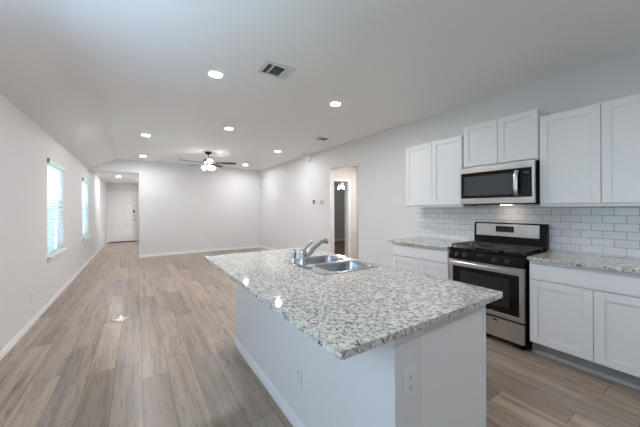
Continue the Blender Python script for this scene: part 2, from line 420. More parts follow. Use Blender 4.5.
# windows: frame, two sashes, panes, screen; sill board
def window(n, Y0, Y1, Z0, Z1, screen=True):
    b = MB(); xo = XL - T + 0.012; xi = XL - 0.07; f = 0.035
    b.box(xo, xi, Y0, Y0 + f, Z0, Z1); b.box(xo, xi, Y1 - f, Y1, Z0, Z1); b.box(xo, xi, Y0 + f, Y1 - f, Z1 - f, Z1); b.box(xo, xi, Y0 + f, Y1 - f, Z0, Z0 + f)
    zm = (Z0 + Z1) / 2
    b.box(xo, xi, Y0 + f, Y1 - f, zm - 0.02, zm + 0.02)
    o = struct('window_%d' % n, b, 'trim', smooth=False)
    xm = (xo + xi) / 2
    p = MB(); p.box(xm - 0.002, xm + 0.002, Y0 + f, Y1 - f, zm + 0.02, Z1 - f); obj('pane', p, 'pane', o)
    p = MB(); p.box(xm - 0.002, xm + 0.002, Y0 + f, Y1 - f, Z0 + f, zm - 0.02); obj('pane', p, 'pane', o)
    if screen:
        p = MB(); p.box(xo + 0.001, xo + 0.003, Y0 + f, Y1 - f, Z0 + f, zm - 0.02); obj('insect_screen', p, 'screen', o)
    return o
window(1, *W1); window(2, *W2)
def sill(n, Y0, Y1, Z0):
    b = MB(); b.prism([(XL - 0.068, Y0 + 0.001), (XL + 0.0005, Y0 + 0.001), (XL + 0.0005, Y0 - 0.06), (XL + 0.05, Y0 - 0.06), (XL + 0.05, Y1 + 0.06), (XL + 0.0005, Y1 + 0.06), (XL + 0.0005, Y1 - 0.001), (XL - 0.068, Y1 - 0.001)], 'z', Z0 + 0.0005, Z0 + 0.026)
    b.box(XL + 0.0005, XL + 0.014, Y0 - 0.04, Y1 + 0.04, Z0 - 0.06, Z0)
    struct('trim_%d' % n, b, 'trim', bevel=0.003)
sill(4, W1[0], W1[1], W1[2]); sill(5, W2[0], W2[1], W2[2])
w3 = window(3, *W3, screen=False)

def blind(Y0, Y1, Z0, Z1, label):
    t = thing('window_blind', label, 'blind', (XL, (Y0 + Y1) / 2, Z0), 'white slatted blinds on the left wall')
    x = XL - 0.028
    b = MB(); b.box(x - 0.025, XL + 0.022, Y0 + 0.006, Y1 - 0.006, Z1 - 0.065, Z1 - 0.004); obj('headrail', b, 'slat', t, bevel=0.003)
    b = MB(); b.box(XL - 0.02, XL + 0.028, Y0 - 0.012, Y0 + 0.005, Z1 - 0.05, Z1 + 0.012); br = obj('bracket', b, 'nickel', t); br['label'] = 'grey end bracket'
    b = MB(); z = Z0 + 0.066; dx, dz = 0.021, 0.010
    while z < Z1 - 0.075:
        for k in range(1):
            b.prism([(x - dx, z - dz), (x + dx, z + dz), (x + dx, z + dz + 0.003), (x - dx, z - dz + 0.003)], 'y', Y0 + 0.008, Y1 - 0.008)
        z += 0.042
    obj('slats', b, 'slat', t, smooth=False)
    b = MB(); b.box(x - 0.024, x + 0.024, Y0 + 0.008, Y1 - 0.008, Z0 + 0.030, Z0 + 0.046); obj('bottom_rail', b, 'slat', t, bevel=0.003)
    for yy in (Y0 + 0.15, Y1 - 0.15):
        b = MB(); b.box(x + 0.0255, x + 0.0268, yy - 0.004, yy + 0.004, Z0 + 0.048, Z1 - 0.066); obj('ladder_tape', b, 'slat', t)
    return t
blind(*W1, 'white slatted blind on the left wall window nearer the camera')
blind(*W2, 'white slatted blind on the farther left wall window, next to the hall opening')

# front door at the end of the hall
b = MB()
b.box(DX0 - 0.09, DX0 - 0.008, YH - 0.016, YH - 0.0005, 0, 2.125); b.box(DX1 + 0.008, XH - 0.002, YH - 0.016, YH - 0.0005, 0, 2.125); b.box(DX0 - 0.008, DX1 + 0.008, YH - 0.016, YH - 0.0005, 2.045, 2.125)
struct('trim_6', b, 'trim', bevel=0.004)
b = MB(); b.box(DX0 - 0.004, DX1 + 0.004, YH + 0.012, YH + 0.055, 0.035, 2.042)
def panel(b, x0, x1, z0, z1):       # raised panel with a moulded rim
    y = YH + 0.012
    b.rings([[(x0, y - .0002, z0), (x1, y - .0002, z0), (x1, y - .0002, z1), (x0, y - .0002, z1)],
             [(x0 + .012, y - .009, z0 + .012), (x1 - .012, y - .009, z0 + .012), (x1 - .012, y - .009, z1 - .012), (x0 + .012, y - .009, z1 - .012)],
             [(x0 + .03, y - .003, z0 + .03), (x1 - .03, y - .003, z0 + .03), (x1 - .03, y - .003, z1 - .03), (x0 + .03, y - .003, z1 - .03)]], False, True)
xm = (DX0 + DX1) / 2
for (z0, z1) in ((0.22, 0.82), (0.98, 1.55), (1.68, 1.93)):
    panel(b, DX0 + 0.13, xm - 0.06, z0, z1); panel(b, xm + 0.06, DX1 - 0.13, z0, z1)
d1 = struct('door_1', b, 'trim', smooth=False)
kx = DX1 - 0.07
b = MB(); b.box(kx - 0.032, kx + 0.032, YH - 0.012, YH + 0.012, 1.225, 1.345); obj('door_keypad', b, 'slot', d1, bevel=0.006)
b = MB(); b.lathe((kx, YH + 0.012, 1.09), [(0.03, 0), (0.03, -0.012), (0.012, -0.016), (0.012, -0.03)], 16, 'y'); obj('deadbolt', b, 'nickel', d1)
b = MB(); b.lathe((kx, YH + 0.012, 0.94), [(0.032, 0), (0.032, -0.01), (0.012, -0.016), (0.012, -0.035), (0.028, -0.045), (0.028, -0.06), (0.012, -0.07)], 16, 'y'); obj('door_knob', b, 'nickel', d1)
b = MB(); b.box(DX0, DX1, YH - 0.03, YH + T, 0.001, 0.034); obj('door_threshold', b, 'dark_bronze', d1)

# ------------------------------------------------------------------ kitchen: cabinets
def shaker(b, X, y0, y1, z0, z1, st=0.062, th=0.019, rec=0.008):
    """shaker door facing -X whose face is at X"""
    b.box(X, X + th, y0, y0 + st, z0, z1); b.box(X, X + th, y1 - st, y1, z0, z1)
    b.box(X, X + th, y0 + st, y1 - st, z0, z0 + st); b.box(X, X + th, y0 + st, y1 - st, z1 - st, z1)
    b.box(X + rec, X + th - 0.002, y0 + st, y1 - st, z0 + st, z1 - st)
def wall_cabinet(name, label, y0, y1, z0, z1, split, xf=3.346, rail=0.03):
    t = thing(name, label, 'cabinet', ((xf + XR) / 2, (y0 + y1) / 2, z0), 'white shaker wall cabinets')
    b = MB(); b.box(xf + 0.021, XR - 0.002, y0, y1, z0, z1); obj('body', b, 'cabinet', t, bevel=0.0015)
    e = 0.004
    for a, c in ((y0 + e, split - 0.0025), (split + 0.0025, y1 - e)):
        b = MB(); shaker(b, xf, a, c, z0 + rail, z1 - 0.012); obj('door', b, 'cabinet', t, bevel=0.0015)
    return t
wall_cabinet('wall_cabinet', 'white two-door shaker wall cabinet left of the microwave', 1.860, 2.716, 1.380, 2.278, 2.281)
wall_cabinet('wall_cabinet', 'short white wall cabinet mounted directly above the microwave', 1.086, 1.846, 1.853, 2.372, 1.461, rail=0.012)
wall_cabinet('wall_cabinet', 'large white shaker wall cabinet right of the microwave', 0.170, 1.079, 1.380, 2.282, 0.639)

XB = 3.052
def base_cabinet(label, y0, y1, split):
    t = thing('base_cabinet', label, 'cabinet', ((XB + XR) / 2, (y0 + y1) / 2, 0), 'white base cabinets along the tiled wall')
    b = MB(); b.box(XB + 0.021, XR - 0.002, y0, y1, 0.115, 0.880); obj('body', b, 'cabinet', t, bevel=0.0015)
    b = MB(); b.box(3.134, XR - 0.01, y0 + 0.002, y1 - 0.002, 0.001, 0.114); obj('toe_kick', b, 'toe', t)
    b = MB(); b.prism([(3.1335, 0.001), (3.115, 0.001), (3.115, 0.012), (3.122, 0.022), (3.1335, 0.026)], 'y', y0 + 0.002, y1 - 0.002); obj('shoe_moulding', b, 'shoe', t)
    e = 0.008
    b = MB(); b.box(XB, XB + 0.019, y0 + e, y1 - e, 0.712, 0.852); obj('drawer', b, 'cabinet', t, bevel=0.002)
    for a, c in ((y0 + e, split - 0.002), (split + 0.002, y1 - e)):
        b = MB(); shaker(b, XB, a, c, 0.125, 0.700); obj('door', b, 'cabinet', t, bevel=0.0015)
base_cabinet('white shaker base cabinet left of the range', 1.866, 2.722, 2.268)
base_cabinet('white shaker base cabinet right of the range', 0.180, 1.070, 0.630)
def worktop(label, y0, y1):
    b = MB(); b.box(3.026, XR - 0.010, y0, y1, 0.882, 0.914)
    tag(obj('countertop', b, 'granite', bevel=0.006, seg=3), label, 'countertop', 'granite countertops')
worktop('speckled granite countertop piece left of the range', 1.862, 2.785)
worktop('speckled granite countertop piece right of the range', 0.170, 1.074)
b = MB(); b.box(XR - 0.009, XR - 0.0005, 0.170, 2.775, 0.905, 1.379); b.box(XR - 0.009, XR - 0.0005, 1.086, 1.846, 1.379, 1.852)
tag(obj('tile_backsplash', b, 'tiles', smooth=False), 'glossy white subway tile backsplash with grey grout behind the range', 'backsplash')

# outlets and switches
def outlet(label, org, ax, horizontal=False, kind='outlet', gang=1, group='wall outlets'):
    """ax: outward normal '-x', '+x', '-y'"""
    t = thing('power_outlet' if kind == 'outlet' else 'light_switch', label, 'outlet' if kind == 'outlet' else 'switch', org, group)
    def B(u0, u1, v0, v1, d0, d1):
        b = MB()
        if horizontal: u0, u1, v0, v1 = v0, v1, u0, u1
        x, y, z = org
        if ax == '-x': b.box(x - d1, x - d0, y + u0, y + u1, z + v0, z + v1)
        elif ax == '+x': b.box(x + d0, x + d1, y + u0, y + u1, z + v0, z + v1)
        else: b.box(x + u0, x + u1, y - d1, y - d0, z + v0, z + v1)
        return b
    hw = 0.036 + 0.023 * (gang - 1)
    obj('plate', B(-hw, hw, -0.058, 0.058, 0.0005, 0.006), 'plastic', t, bevel=0.002)
    for g in range(gang):
        u = (g - (gang - 1) / 2) * 0.046
        if kind == 'outlet':
            for s in (-1, 1):
                r = obj('receptacle', B(-0.017, 0.017, s * 0.0205 - 0.015, s * 0.0205 + 0.015, 0.006, 0.0085), 'plastic', t, bevel=0.003)
                bb = B(-0.009, -0.006, s * 0.0205 - 0.003, s * 0.0205 + 0.008, 0.0085, 0.0088)
                for args in ((0.006, 0.009, s * 0.0205 - 0.002, s * 0.0205 + 0.007), (-0.003, 0.003, s * 0.0205 - 0.011, s * 0.0205 - 0.006)):
                    b2 = B(*args, 0.0085, 0.0088); me = bpy.data.meshes.new('tmp'); b2.bm.to_mesh(me); bb.bm.from_mesh(me); bpy.data.meshes.remove(me); b2.bm.free()
                obj('slots', bb, 'slot', r)
        else:
            obj('rocker', B(u - 0.016, u + 0.016, -0.033, 0.033, 0.006, 0.010), 'plastic', t, bevel=0.002)
    return t
outlet('horizontal white power outlet on the tile backsplash', (XR - 0.009, 0.698, 1.008), '-x', True)
outlet('white power outlet low on the long left wall', (XL, 4.66, 0.32), '+x')
outlet('white switch plate on the right wall between doorway and cabinets', (XR, 3.79, 1.355), '-x', kind='switch', group='wall switches')
outlet('white double switch plate on the far wall beside the hall opening', (0.275, YB, 1.33), '-y', kind='switch', gang=2, group='wall switches')

# ------------------------------------------------------------------ range
RY0, RY1, RX = 1.094, 1.846, 3.030
rg = thing('gas_range', 'stainless and black freestanding gas range against the tiled wall', 'range', (3.36, 1.47, 0))
b = MB(); b.box(RX + 0.035, 3.655, RY0, RY1, 0.045, 0.895); obj('body', b, 'black', rg, bevel=0.003)
for fx in (RX + 0.07, 3.62):
    for fy in (RY0 + 0.04, RY1 - 0.04):
        b = MB(); b.lathe((fx, fy, 0.0005), [(0.02, 0), (0.02, 0.02), (0.012, 0.022), (0.012, 0.046)], 12); obj('foot', b, 'black', rg)
b = MB(); b.box(RX + 0.012, 3.60, RY0 - 0.001, RY1 + 0.001, 0.897, 0.915); obj('cooktop', b, 'black', rg, bevel=0.004)
b = MB(); b.prism([(RX + 0.034, 0.790), (RX - 0.006, 0.790), (RX + 0.012, 0.896), (RX + 0.034, 0.896)], 'y', RY0, RY1); cp = obj('control_panel', b, 'black', rg, bevel=0.004)
for ky in (RY1 - 0.10, RY1 - 0.185, 1.355, 1.235):
    b = MB(); b.lathe((RX + 0.004, ky, 0.842), [(0.024, 0.004), (0.024, -0.006), (0.020, -0.010), (0.018, -0.030), (0.014, -0.034)], 20, 'x')
    k = obj('knob', b, 'knob', rg)
    b = MB(); b.box(RX - 0.032, RX - 0.0305, ky - 0.0018, ky + 0.0018, 0.845, 0.857); obj('knob_mark', b, 'legend', k)
b = MB(); b.box(RX - 0.0005, RX + 0.0005, 1.46, 1.53, 0.862, 0.867); lg = obj('control_print', b, 'legend', cp)
# oven door: steel frame round a dark window
b = MB(); Z0, Z1 = 0.272, 0.786; a0, a1, zw0, zw1 = RY0 + 0.045, RY1 - 0.045, 0.318, 0.715
b.box(RX, RX + 0.033, RY0 + 0.002, a0, Z0, Z1); b.box(RX, RX + 0.033, a1, RY1 - 0.002, Z0, Z1); b.box(RX, RX + 0.033, a0, a1, Z0, zw0); b.box(RX, RX + 0.033, a0, a1, zw1, Z1)
dr = obj('oven_door', b, 'steel', rg, bevel=0.002)
b = MB(); b.box(RX + 0.001, RX + 0.03, a0, a1, zw0, zw1); gl = obj('door_glass', b, 'glass_black', dr)
b = MB(); b.box(RX + 0.0002, RX + 0.0012, a0 + 0.085, a1 - 0.085, zw0 + 0.06, zw1 - 0.045); obj('oven_window', b, 'glass_window', gl)
# bowed handle
pts = []
b = MB(); rs = []
for i in range(17):
    t_ = i / 16; y = RY0 + 0.012 + t_ * (RY1 - RY0 - 0.024); bow = 0.030 * (1 - (2 * t_ - 1) ** 4); x = RX - 0.018 - bow; zc = 0.757 - 0.004 * (1 - (2 * t_ - 1) ** 2)
    hh = 0.019
    rs.append([(x - 0.009, y, zc - hh + 0.006), (x - 0.009, y, zc + hh - 0.006), (x - 0.004, y, zc + hh), (x + 0.009, y, zc + hh), (x + 0.009, y, zc - hh), (x - 0.004, y, zc - hh)])
b.rings(rs)
for y in (RY0 + 0.03, RY1 - 0.03): b.box(RX - 0.022, RX + 0.002, y - 0.014, y + 0.014, 0.742, 0.772)
obj('handle', b, 'steel', dr)
b = MB(); b.box(RX + 0.002, RX + 0.033, RY0 + 0.003, RY1 - 0.003, 0.062, 0.252); dw = obj('storage_drawer', b, 'steel', rg, bevel=0.003)
b = MB(); b.box(RX + 0.0012, RX + 0.003, 1.328, 1.372, 0.222, 0.242); obj('drawer_badge', b, 'slot', dw)
# backguard
b = MB(); b.prism([(3.575, 0.916), (3.655, 0.916), (3.655, 1.193), (3.605, 1.193), (3.588, 1.185)], 'y', RY0 - 0.004, RY1 - 0.006); bgd = obj('backguard', b, 'black', rg, bevel=0.006)
def gx(z): return 3.575 + (z - 0.916) * (0.013 / 0.269)
b = MB(); b.prism([(gx(1.035) - 0.004, 1.035), (gx(1.035) + 0.004, 1.035), (gx(1.178) + 0.004, 1.178), (gx(1.178) - 0.004, 1.178)], 'y', RY0 + 0.062, RY1 - 0.035); pf = obj('backguard_face', b, 'steel', bgd, bevel=0.0015)
b = MB(); b.prism([(gx(1.085) - 0.0055, 1.085), (gx(1.085), 1.085), (gx(1.152), 1.152), (gx(1.152) - 0.0055, 1.152)], 'y', 1.395, 1.585); ds = obj('display', b, 'glass_black', bgd)
b = MB()
for r_ in range(2):
    for q in range(6): b.box(gx(1.1) - 0.0062, gx(1.1) - 0.0052, 1.41 + q * 0.028, 1.425 + q * 0.028, 1.098 + r_ * 0.022, 1.104 + r_ * 0.022)
obj('display_print', b, 'legend', bgd)
b = MB(); b.box(3.545, 3.60, RY0 + 0.002, RY1 - 0.012, 0.916, 0.945); b.prism([(3.55, 0.945), (3.60, 0.945), (3.60, 1.02), (3.566, 1.02)], 'y', RY0 + 0.002, RY0 + 0.09); obj('vent_trim', b, 'black', rg, bevel=0.004)
# burners and grates
BUR = [(3.18, 1.27, 0.045), (3.18, 1.665, 0.05), (3.43, 1.27, 0.038), (3.43, 1.665, 0.045), (3.30, 1.468, 0.05)]
for (x, y, r) in BUR:
    b = MB(); b.lathe((x, y, 0.9155), [(r + 0.012, 0), (r + 0.012, 0.006), (r, 0.008), (r, 0.016), (r - 0.006, 0.019), (0.004, 0.020)], 20); obj('burner', b, 'iron', rg)
def bar(b, p, q, w, z0, z1):
    d = Vector((q[0] - p[0], q[1] - p[1])); n = Vector((-d.y, d.x)).normalized() * w / 2
    b.prism([(p[0] + n.x, p[1] + n.y), (p[0] - n.x, p[1] - n.y), (q[0] - n.x, q[1] - n.y), (q[0] + n.x, q[1] + n.y)], 'z', z0, z1)
gx0, gx1 = 3.062, 3.528
for (y0, y1, cen) in ((1.108, 1.352, [(3.18, 1.27), (3.43, 1.27)]), (1.358, 1.580, [(3.30, 1.468)]), (1.586, 1.834, [(3.18, 1.665), (3.43, 1.665)])):
    b = MB(); z0, z1, w_ = 0.938, 0.953, 0.013
    for a in (y0 + w_ / 2, y1 - w_ / 2): bar(b, (gx0, a), (gx1, a), w_, z0, z1)
    for x in (gx0 + w_ / 2, gx1 - w_ / 2, (gx0 + gx1) / 2): bar(b, (x, y0 + w_ / 2), (x, y1 - w_ / 2), w_ * 0.98, z0 + .0004, z1 - .0004)
    for cx, cy in cen:
        for k in range(6):
            a = pi / 6 + k * pi / 3; L = 0.11
            p = (cx + 0.025 * cos(a), cy + 0.025 * sin(a)); q = (min(max(cx + L * cos(a), gx0 + .005), gx1 - .005), min(max(cy + L * sin(a), y0 + .005), y1 - .005)); bar(b, p, q, 0.010, z0 + 0.002, z1 + 0.004)
    for x in (gx0 + 0.008, gx1 - 0.008):
        for y in (y0 + 0.008, y1 - 0.008): b.box(x - 0.007, x + 0.007, y - 0.007, y + 0.007, 0.9155, z0 + 0.002)
    obj('grate', b, 'iron', rg)

# ------------------------------------------------------------------ microwave
MX, MY0, MY1, MZ0, MZ1 = 3.272, 1.092, 1.847, 1.410, 1.846
mw = thing('microwave_oven', 'stainless over-range microwave with black glass door under the short cabinet', 'microwave', (3.49, 1.468, MZ0))
b = MB(); b.box(MX + 0.032, XR - 0.014, MY0, MY1, MZ0, MZ1); obj('body', b, 'black', mw, bevel=0.003)
b = MB(); yd = 1.215
b.box(MX, MX + 0.030, MY0 + 0.001, MY1, MZ1 - 0.068, MZ1 - 0.001); obj('top_fascia', b, 'steel', mw, bevel=0.002)
b = MB(); b.box(MX, MX + 0.030, MY0 + 0.001, MY1, MZ0 + 0.008, MZ0 + 0.070); b.box(MX, MX + 0.030, MY0 + 0.001, MY0 + 0.024, MZ0 + 0.0705, MZ1 - 0.0685); b.box(MX, MX + 0.030, MY1 - 0.014, MY1, MZ0 + 0.0705, MZ1 - 0.0685); obj('lower_fascia', b, 'steel', mw, bevel=0.002)
b = MB(); b.box(MX + 0.003, MX + 0.028, yd + 0.002, MY1 - 0.0145, MZ0 + 0.0712, MZ1 - 0.0692); md = obj('door', b, 'glass_black', mw, bevel=0.0015)
b = MB(); b.box(MX + 0.0018, MX + 0.004, 1.285, 1.795, 1.512, 1.735); obj('door_window', b, 'mw_window', md)
b = MB(); rs = []
for i in range(13):
    t_ = i / 12; z = 1.492 + t_ * 0.265; bow = 0.034 * (1 - (2 * t_ - 1) ** 4) + 0.004; x = MX - bow; yc = 1.243
    rs.append([(x - 0.008, yc - 0.019, z), (x - 0.013, yc - 0.008, z), (x - 0.013, yc + 0.008, z), (x - 0.008, yc + 0.019, z), (x + 0.004, yc + 0.019, z), (x + 0.004, yc - 0.019, z)])
b.rings(rs); b.box(MX - 0.012, MX + 0.006, 1.233, 1.253, 1.493, 1.508); b.box(MX - 0.012, MX + 0.006, 1.233, 1.253, 1.741, 1.756); obj('handle', b, 'steel', md)
b = MB(); b.box(MX + 0.003, MX + 0.028, MY0 + 0.0245, yd - 0.001, MZ0 + 0.0712, MZ1 - 0.0692); mp_ = obj('control_panel', b, 'glass_black', mw, bevel=0.0015)
b = MB(); b.box(MX + 0.0018, MX + 0.0035, 1.140, 1.190, 1.715, 1.738); obj('display', b, 'legend', mp_)
b = MB()
for r_ in range(7):
    for q in range(3): b.box(MX + 0.0022, MX + 0.0034, 1.138 + q * 0.022, 1.148 + q * 0.022, 1.53 + r_ * 0.024, 1.535 + r_ * 0.024)
obj('keypad_print', b, 'legend', mp_)
b = MB(); b.box(MX + 0.05, XR - 0.05, MY0 + 0.03, MY1 - 0.03, MZ0 - 0.006, MZ0 - 0.0002); obj('bottom_plate', b, 'black', mw)
b = MB(); b.box(3.50, 3.545, 1.40, 1.50, MZ0 - 0.0080, MZ0 - 0.0062); obj('cooktop_lamp', b, 'hood', mw)

# ------------------------------------------------------------------ island
IX0, IX1, IY0, IY1 = 0.536, 1.650, 0.690, 2.832
KX0, KX1, KY0, KY1 = 0.826, 0.996, 0.727, 2.790
isl = thing('kitchen_island', 'white kitchen island base with bar-side knee wall in the foreground', 'island', (1.18, 1.75, 0))
b = MB(); b.box(KX0, KX1, KY0, KY1, 0, 0.885); obj('knee_wall', b, 'wall', isl, bevel=0.004)
b = MB()
b.box(KX1, 1.528, KY0 + 0.008, KY0 + 0.026, 0.0, 0.885); obj('end_panel', b, 'cabinet', isl, bevel=0.001)
b = MB(); b.box(1.512, 1.534, KY0 + 0.002, KY0 + 0.026, 0.0, 0.885); obj('end_stile', b, 'cabinet', isl, bevel=0.002)
b = MB(); b.box(KX1 + 0.001, 1.560, KY1 - 0.02, KY1, 0.0, 0.885); b.box(KX1 + 0.001, 1.544, KY0 + 0.030, KY1 - 0.021, 0.10, 0.118)
b.box(1.545, 1.560, KY0 + 0.067, KY1 - 0.021, 0.10, 0.14); b.box(1.545, 1.560, KY0 + 0.0265, KY1 - 0.021, 0.845, 0.885); b.box(1.48, 1.50, KY0 + 0.030, KY1 - 0.021, 0.0, 0.0995)
b.box(1.530, 1.560, KY0 + 0.0265, KY0 + 0.066, 0.10, 0.845); obj('carcass', b, 'cabinet', isl)
n = 5; pw = (KY1 - KY0 - 0.036) / n
for i in range(n):
    b = MB(); y0 = KY0 + 0.034 + i * pw; y1 = y0 + pw - 0.004
    X = 1.561; st = 0.062
    b.box(X, X + .019, y0, y0 + st, .125, .86); b.box(X, X + .019, y1 - st, y1, .125, .86); b.box(X, X + .019, y0 + st, y1 - st, .125, .125 + st); b.box(X, X + .019, y0 + st, y1 - st, .86 - st, .86); b.box(X + .002, X + .011, y0 + st, y1 - st, .125 + st, .86 - st)
    obj('door', b, 'cabinet', isl, bevel=0.0015)
# baseboard round the knee wall and the cap trim under the top
b = MB(); z = 0.076
pr = lambda o, s: [(o, 0.001), (o + s * .014, 0.001), (o + s * .014, z - .024), (o + s * .008, z - .008), (o + s * .006, z), (o, z)]
b.prism(pr(KX0 - 0.0005, -1), 'y', KY0 - 0.0145, KY1 + 0.014); b.prism(pr(KY0 - 0.0005, -1), 'x', KX0, KX1); obj('baseboard', b, 'trim', isl)
b = MB(); b.prism([(KX0 - 0.0005, 0.885), (KX0 - 0.0005, 0.83), (KX0 - 0.008, 0.834), (KX0 - 0.022, 0.868), (KX0 - 0.022, 0.885)], 'y', KY0 - 0.005, KY1)
b.prism([(KY0 - 0.0005, 0.885), (KY0 - 0.0005, 0.836), (KY0 - 0.006, 0.838), (KY0 - 0.016, 0.866), (KY0 - 0.016, 0.885)], 'x', KX0 - 0.02, KX1); obj('cap_trim', b, 'trim', isl)
outlet('white power outlet on the island end panel facing the camera', (0.911, KY0 - 0.0005, 0.672), '-y')
outlet('white power outlet on the long bar side of the island', (KX0 - 0.0005, 1.482, 0.345), '-x')

SX0, SX1, SY0, SY1 = 1.052, 1.600, 1.535, 2.205
b = MB(); b.plate(rrect(IX0, IX1, IY0, IY1, 0.020), [rrect(SX0 + 0.02, SX1 - 0.02, SY0 + 0.02, SY1 - 0.02, 0.03)], 0.886, 0.914)
tag(obj('island_countertop', b, 'granite', bevel=0.006, seg=3), 'large speckled granite island countertop with overhanging bar edge', 'countertop', 'granite countertops')

# sink
sk = thing('kitchen_sink', 'stainless double-bowl drop-in sink set in the island top', 'sink', ((SX0 + SX1) / 2, (SY0 + SY1) / 2, 0.914))
BX = (SX0 + 0.100, 1.546); BY = ((SY0 + 0.026, 1.855), (1.890, SY1 - 0.026))
b = MB(); b.plate(rrect(SX0, SX1, SY0, SY1, 0.055), [rrect(BX[0], BX[1], q[0], q[1], 0.06) for q in BY], 0.9145, 0.919); obj('rim', b, 'steel_sink', sk, bevel=0.002)
for q in BY:
    b = MB(); rs = []
    for (ins, z, r) in ((-0.0005, 0.9185, 0.06), (0.001, 0.912, 0.06), (0.006, 0.89, 0.06), (0.012, 0.80, 0.06), (0.020, 0.775, 0.055), (0.045, 0.765, 0.04), (0.13, 0.762, 0.01)):
        rs.append([(x, y, z) for x, y in rrect(BX[0] + ins, BX[1] - ins, q[0] + ins, q[1] - ins, r)])
    b.rings(rs, False, True)
    bl = obj('bowl', b, 'steel_sink', sk)
    b = MB(); b.lathe(((BX[0] + BX[1]) / 2, (q[0] + q[1]) / 2, 0.7625), [(0.045, 0), (0.045, 0.003), (0.036, 0.003), (0.030, 0.0005), (0.004, 0.0005)], 24); obj('drain', b, 'chrome', bl)
# faucet: body with raised lever, spout rising over the bowls
fx, fy, fz = 1.098, 1.905, 0.9195
fc = thing('kitchen_faucet', 'chrome single-lever faucet behind the island sink bowls', 'faucet', (fx, fy, fz))
b = MB(); b.prism(rrect(fx - 0.030, fx + 0.030, fy - 0.12, fy + 0.06, 0.028), 'z', fz, fz + 0.008); obj('deck_plate', b, 'chrome', fc, bevel=0.003)
b = MB(); b.lathe((fx, fy, fz + 0.0085), [(0.034, 0), (0.033, 0.012), (0.030, 0.02), (0.030, 0.075), (0.032, 0.085), (0.029, 0.105), (0.014, 0.118)], 24); obj('body', b, 'chrome', fc)
b = MB(); b.tube([(fx, fy, fz + 0.108), (fx + 0.012, fy - 0.005, fz + 0.130), (fx + 0.035, fy - 0.012, fz + 0.155), (fx + 0.058, fy - 0.020, fz + 0.176), (fx + 0.074, fy - 0.026, fz + 0.186)], [0.016, 0.014, 0.011, 0.012, 0.013], 14); obj('lever', b, 'chrome', fc)
b = MB(); b.tube([(fx + 0.02, fy + 0.004, fz + 0.055), (fx + 0.075, fy + 0.015, fz + 0.082), (fx + 0.13, fy + 0.03, fz + 0.125), (fx + 0.19, fy + 0.045, fz + 0.155), (fx + 0.235, fy + 0.055, fz + 0.170), (fx + 0.272, fy + 0.062, fz + 0.172)], [0.018, 0.017, 0.016, 0.016, 0.018, 0.020], 14)
sp = obj('spout', b, 'chrome', fc)
b = MB(); b.lathe((fx + 0.272, fy + 0.062, fz + 0.146), [(0.018, 0), (0.021, 0.006), (0.021, 0.030)], 16); obj('aerator', b, 'chrome', sp)
sx, sy = 1.092, 2.045
b = MB(); b.lathe((sx, sy, fz), [(0.028, 0), (0.026, 0.010), (0.020, 0.020), (0.019, 0.055), (0.024, 0.068), (0.024, 0.095), (0.018, 0.106), (0.006, 0.110)], 20)
tag(obj('sink_sprayer', b, 'chrome'), 'short chrome side sprayer standing beside the faucet', 'sprayer')

# ------------------------------------------------------------------ ceiling fixtures
LG = 'recessed round ceiling lights'
def downlight(loc, label):
    x, y, z = loc
    t = thing('recessed_light', label, 'ceiling light', loc, LG)
    b = MB(); b.lathe((x, y, z), [(0.082, -0.0005), (0.080, -0.005), (0.074, -0.008), (0.061, -0.008), (0.058, -0.003), (0.058, -0.0005)], 40, cap0=False, cap1=False); obj('trim_ring', b, 'plastic', t)
    b = MB(); b.lathe((x, y, z), [(0.0575, -0.0006), (0.0575, -0.004), (0.05, -0.0055), (0.01, -0.0065)], 40); obj('lens', b, 'lamp', t)
    return t
L0 = downlight((0.675, 2.945, ZC), 'recessed light left of the large ceiling vent, biggest in the photo')
for p, lab in (((2.19, 2.916), 'recessed light on the kitchen side of the ceiling, nearest the wall cabinets'),
               ((1.32, 4.80), 'recessed light alone between the large vent and the ceiling fan'),
               ((2.82, 6.085), 'recessed light to the right of the fan, next to the right wall'),
               ((2.832, 8.47), 'recessed light near the far right corner of the room'),
               ((0.14, 6.06), 'recessed light left of the fan, nearer of the two on that side'),
               ((0.133, 8.50), 'recessed light left of the fan, close to the far wall')):
    copy_tree(L0, (p[0], p[1], ZC), lab)
copy_tree(L0, (-0.51, 11.3, ZH), 'recessed light in the lower hall ceiling beyond the header')
copy_tree(L0, (0.60, 12.5, ZH), 'added unseen recessed light in a made-up foyer alcove right of the front door, nearer one')  # this and the next lamp are unseen, added to brighten hall and door
copy_tree(L0, (1.2, 13.1, ZH), 'added unseen recessed light in a made-up foyer alcove right of the front door, farther one')
copy_tree(L0, (1.9, -0.75, ZC), 'added unseen recessed light over the dining end behind the camera, filling the kitchen')  # unseen fill lamp, added to lift the island end and right-hand cabinets
copy_tree(L0, (4.35, 4.35, 2.44), 'recessed light in the small vestibule beyond the right wall doorway')

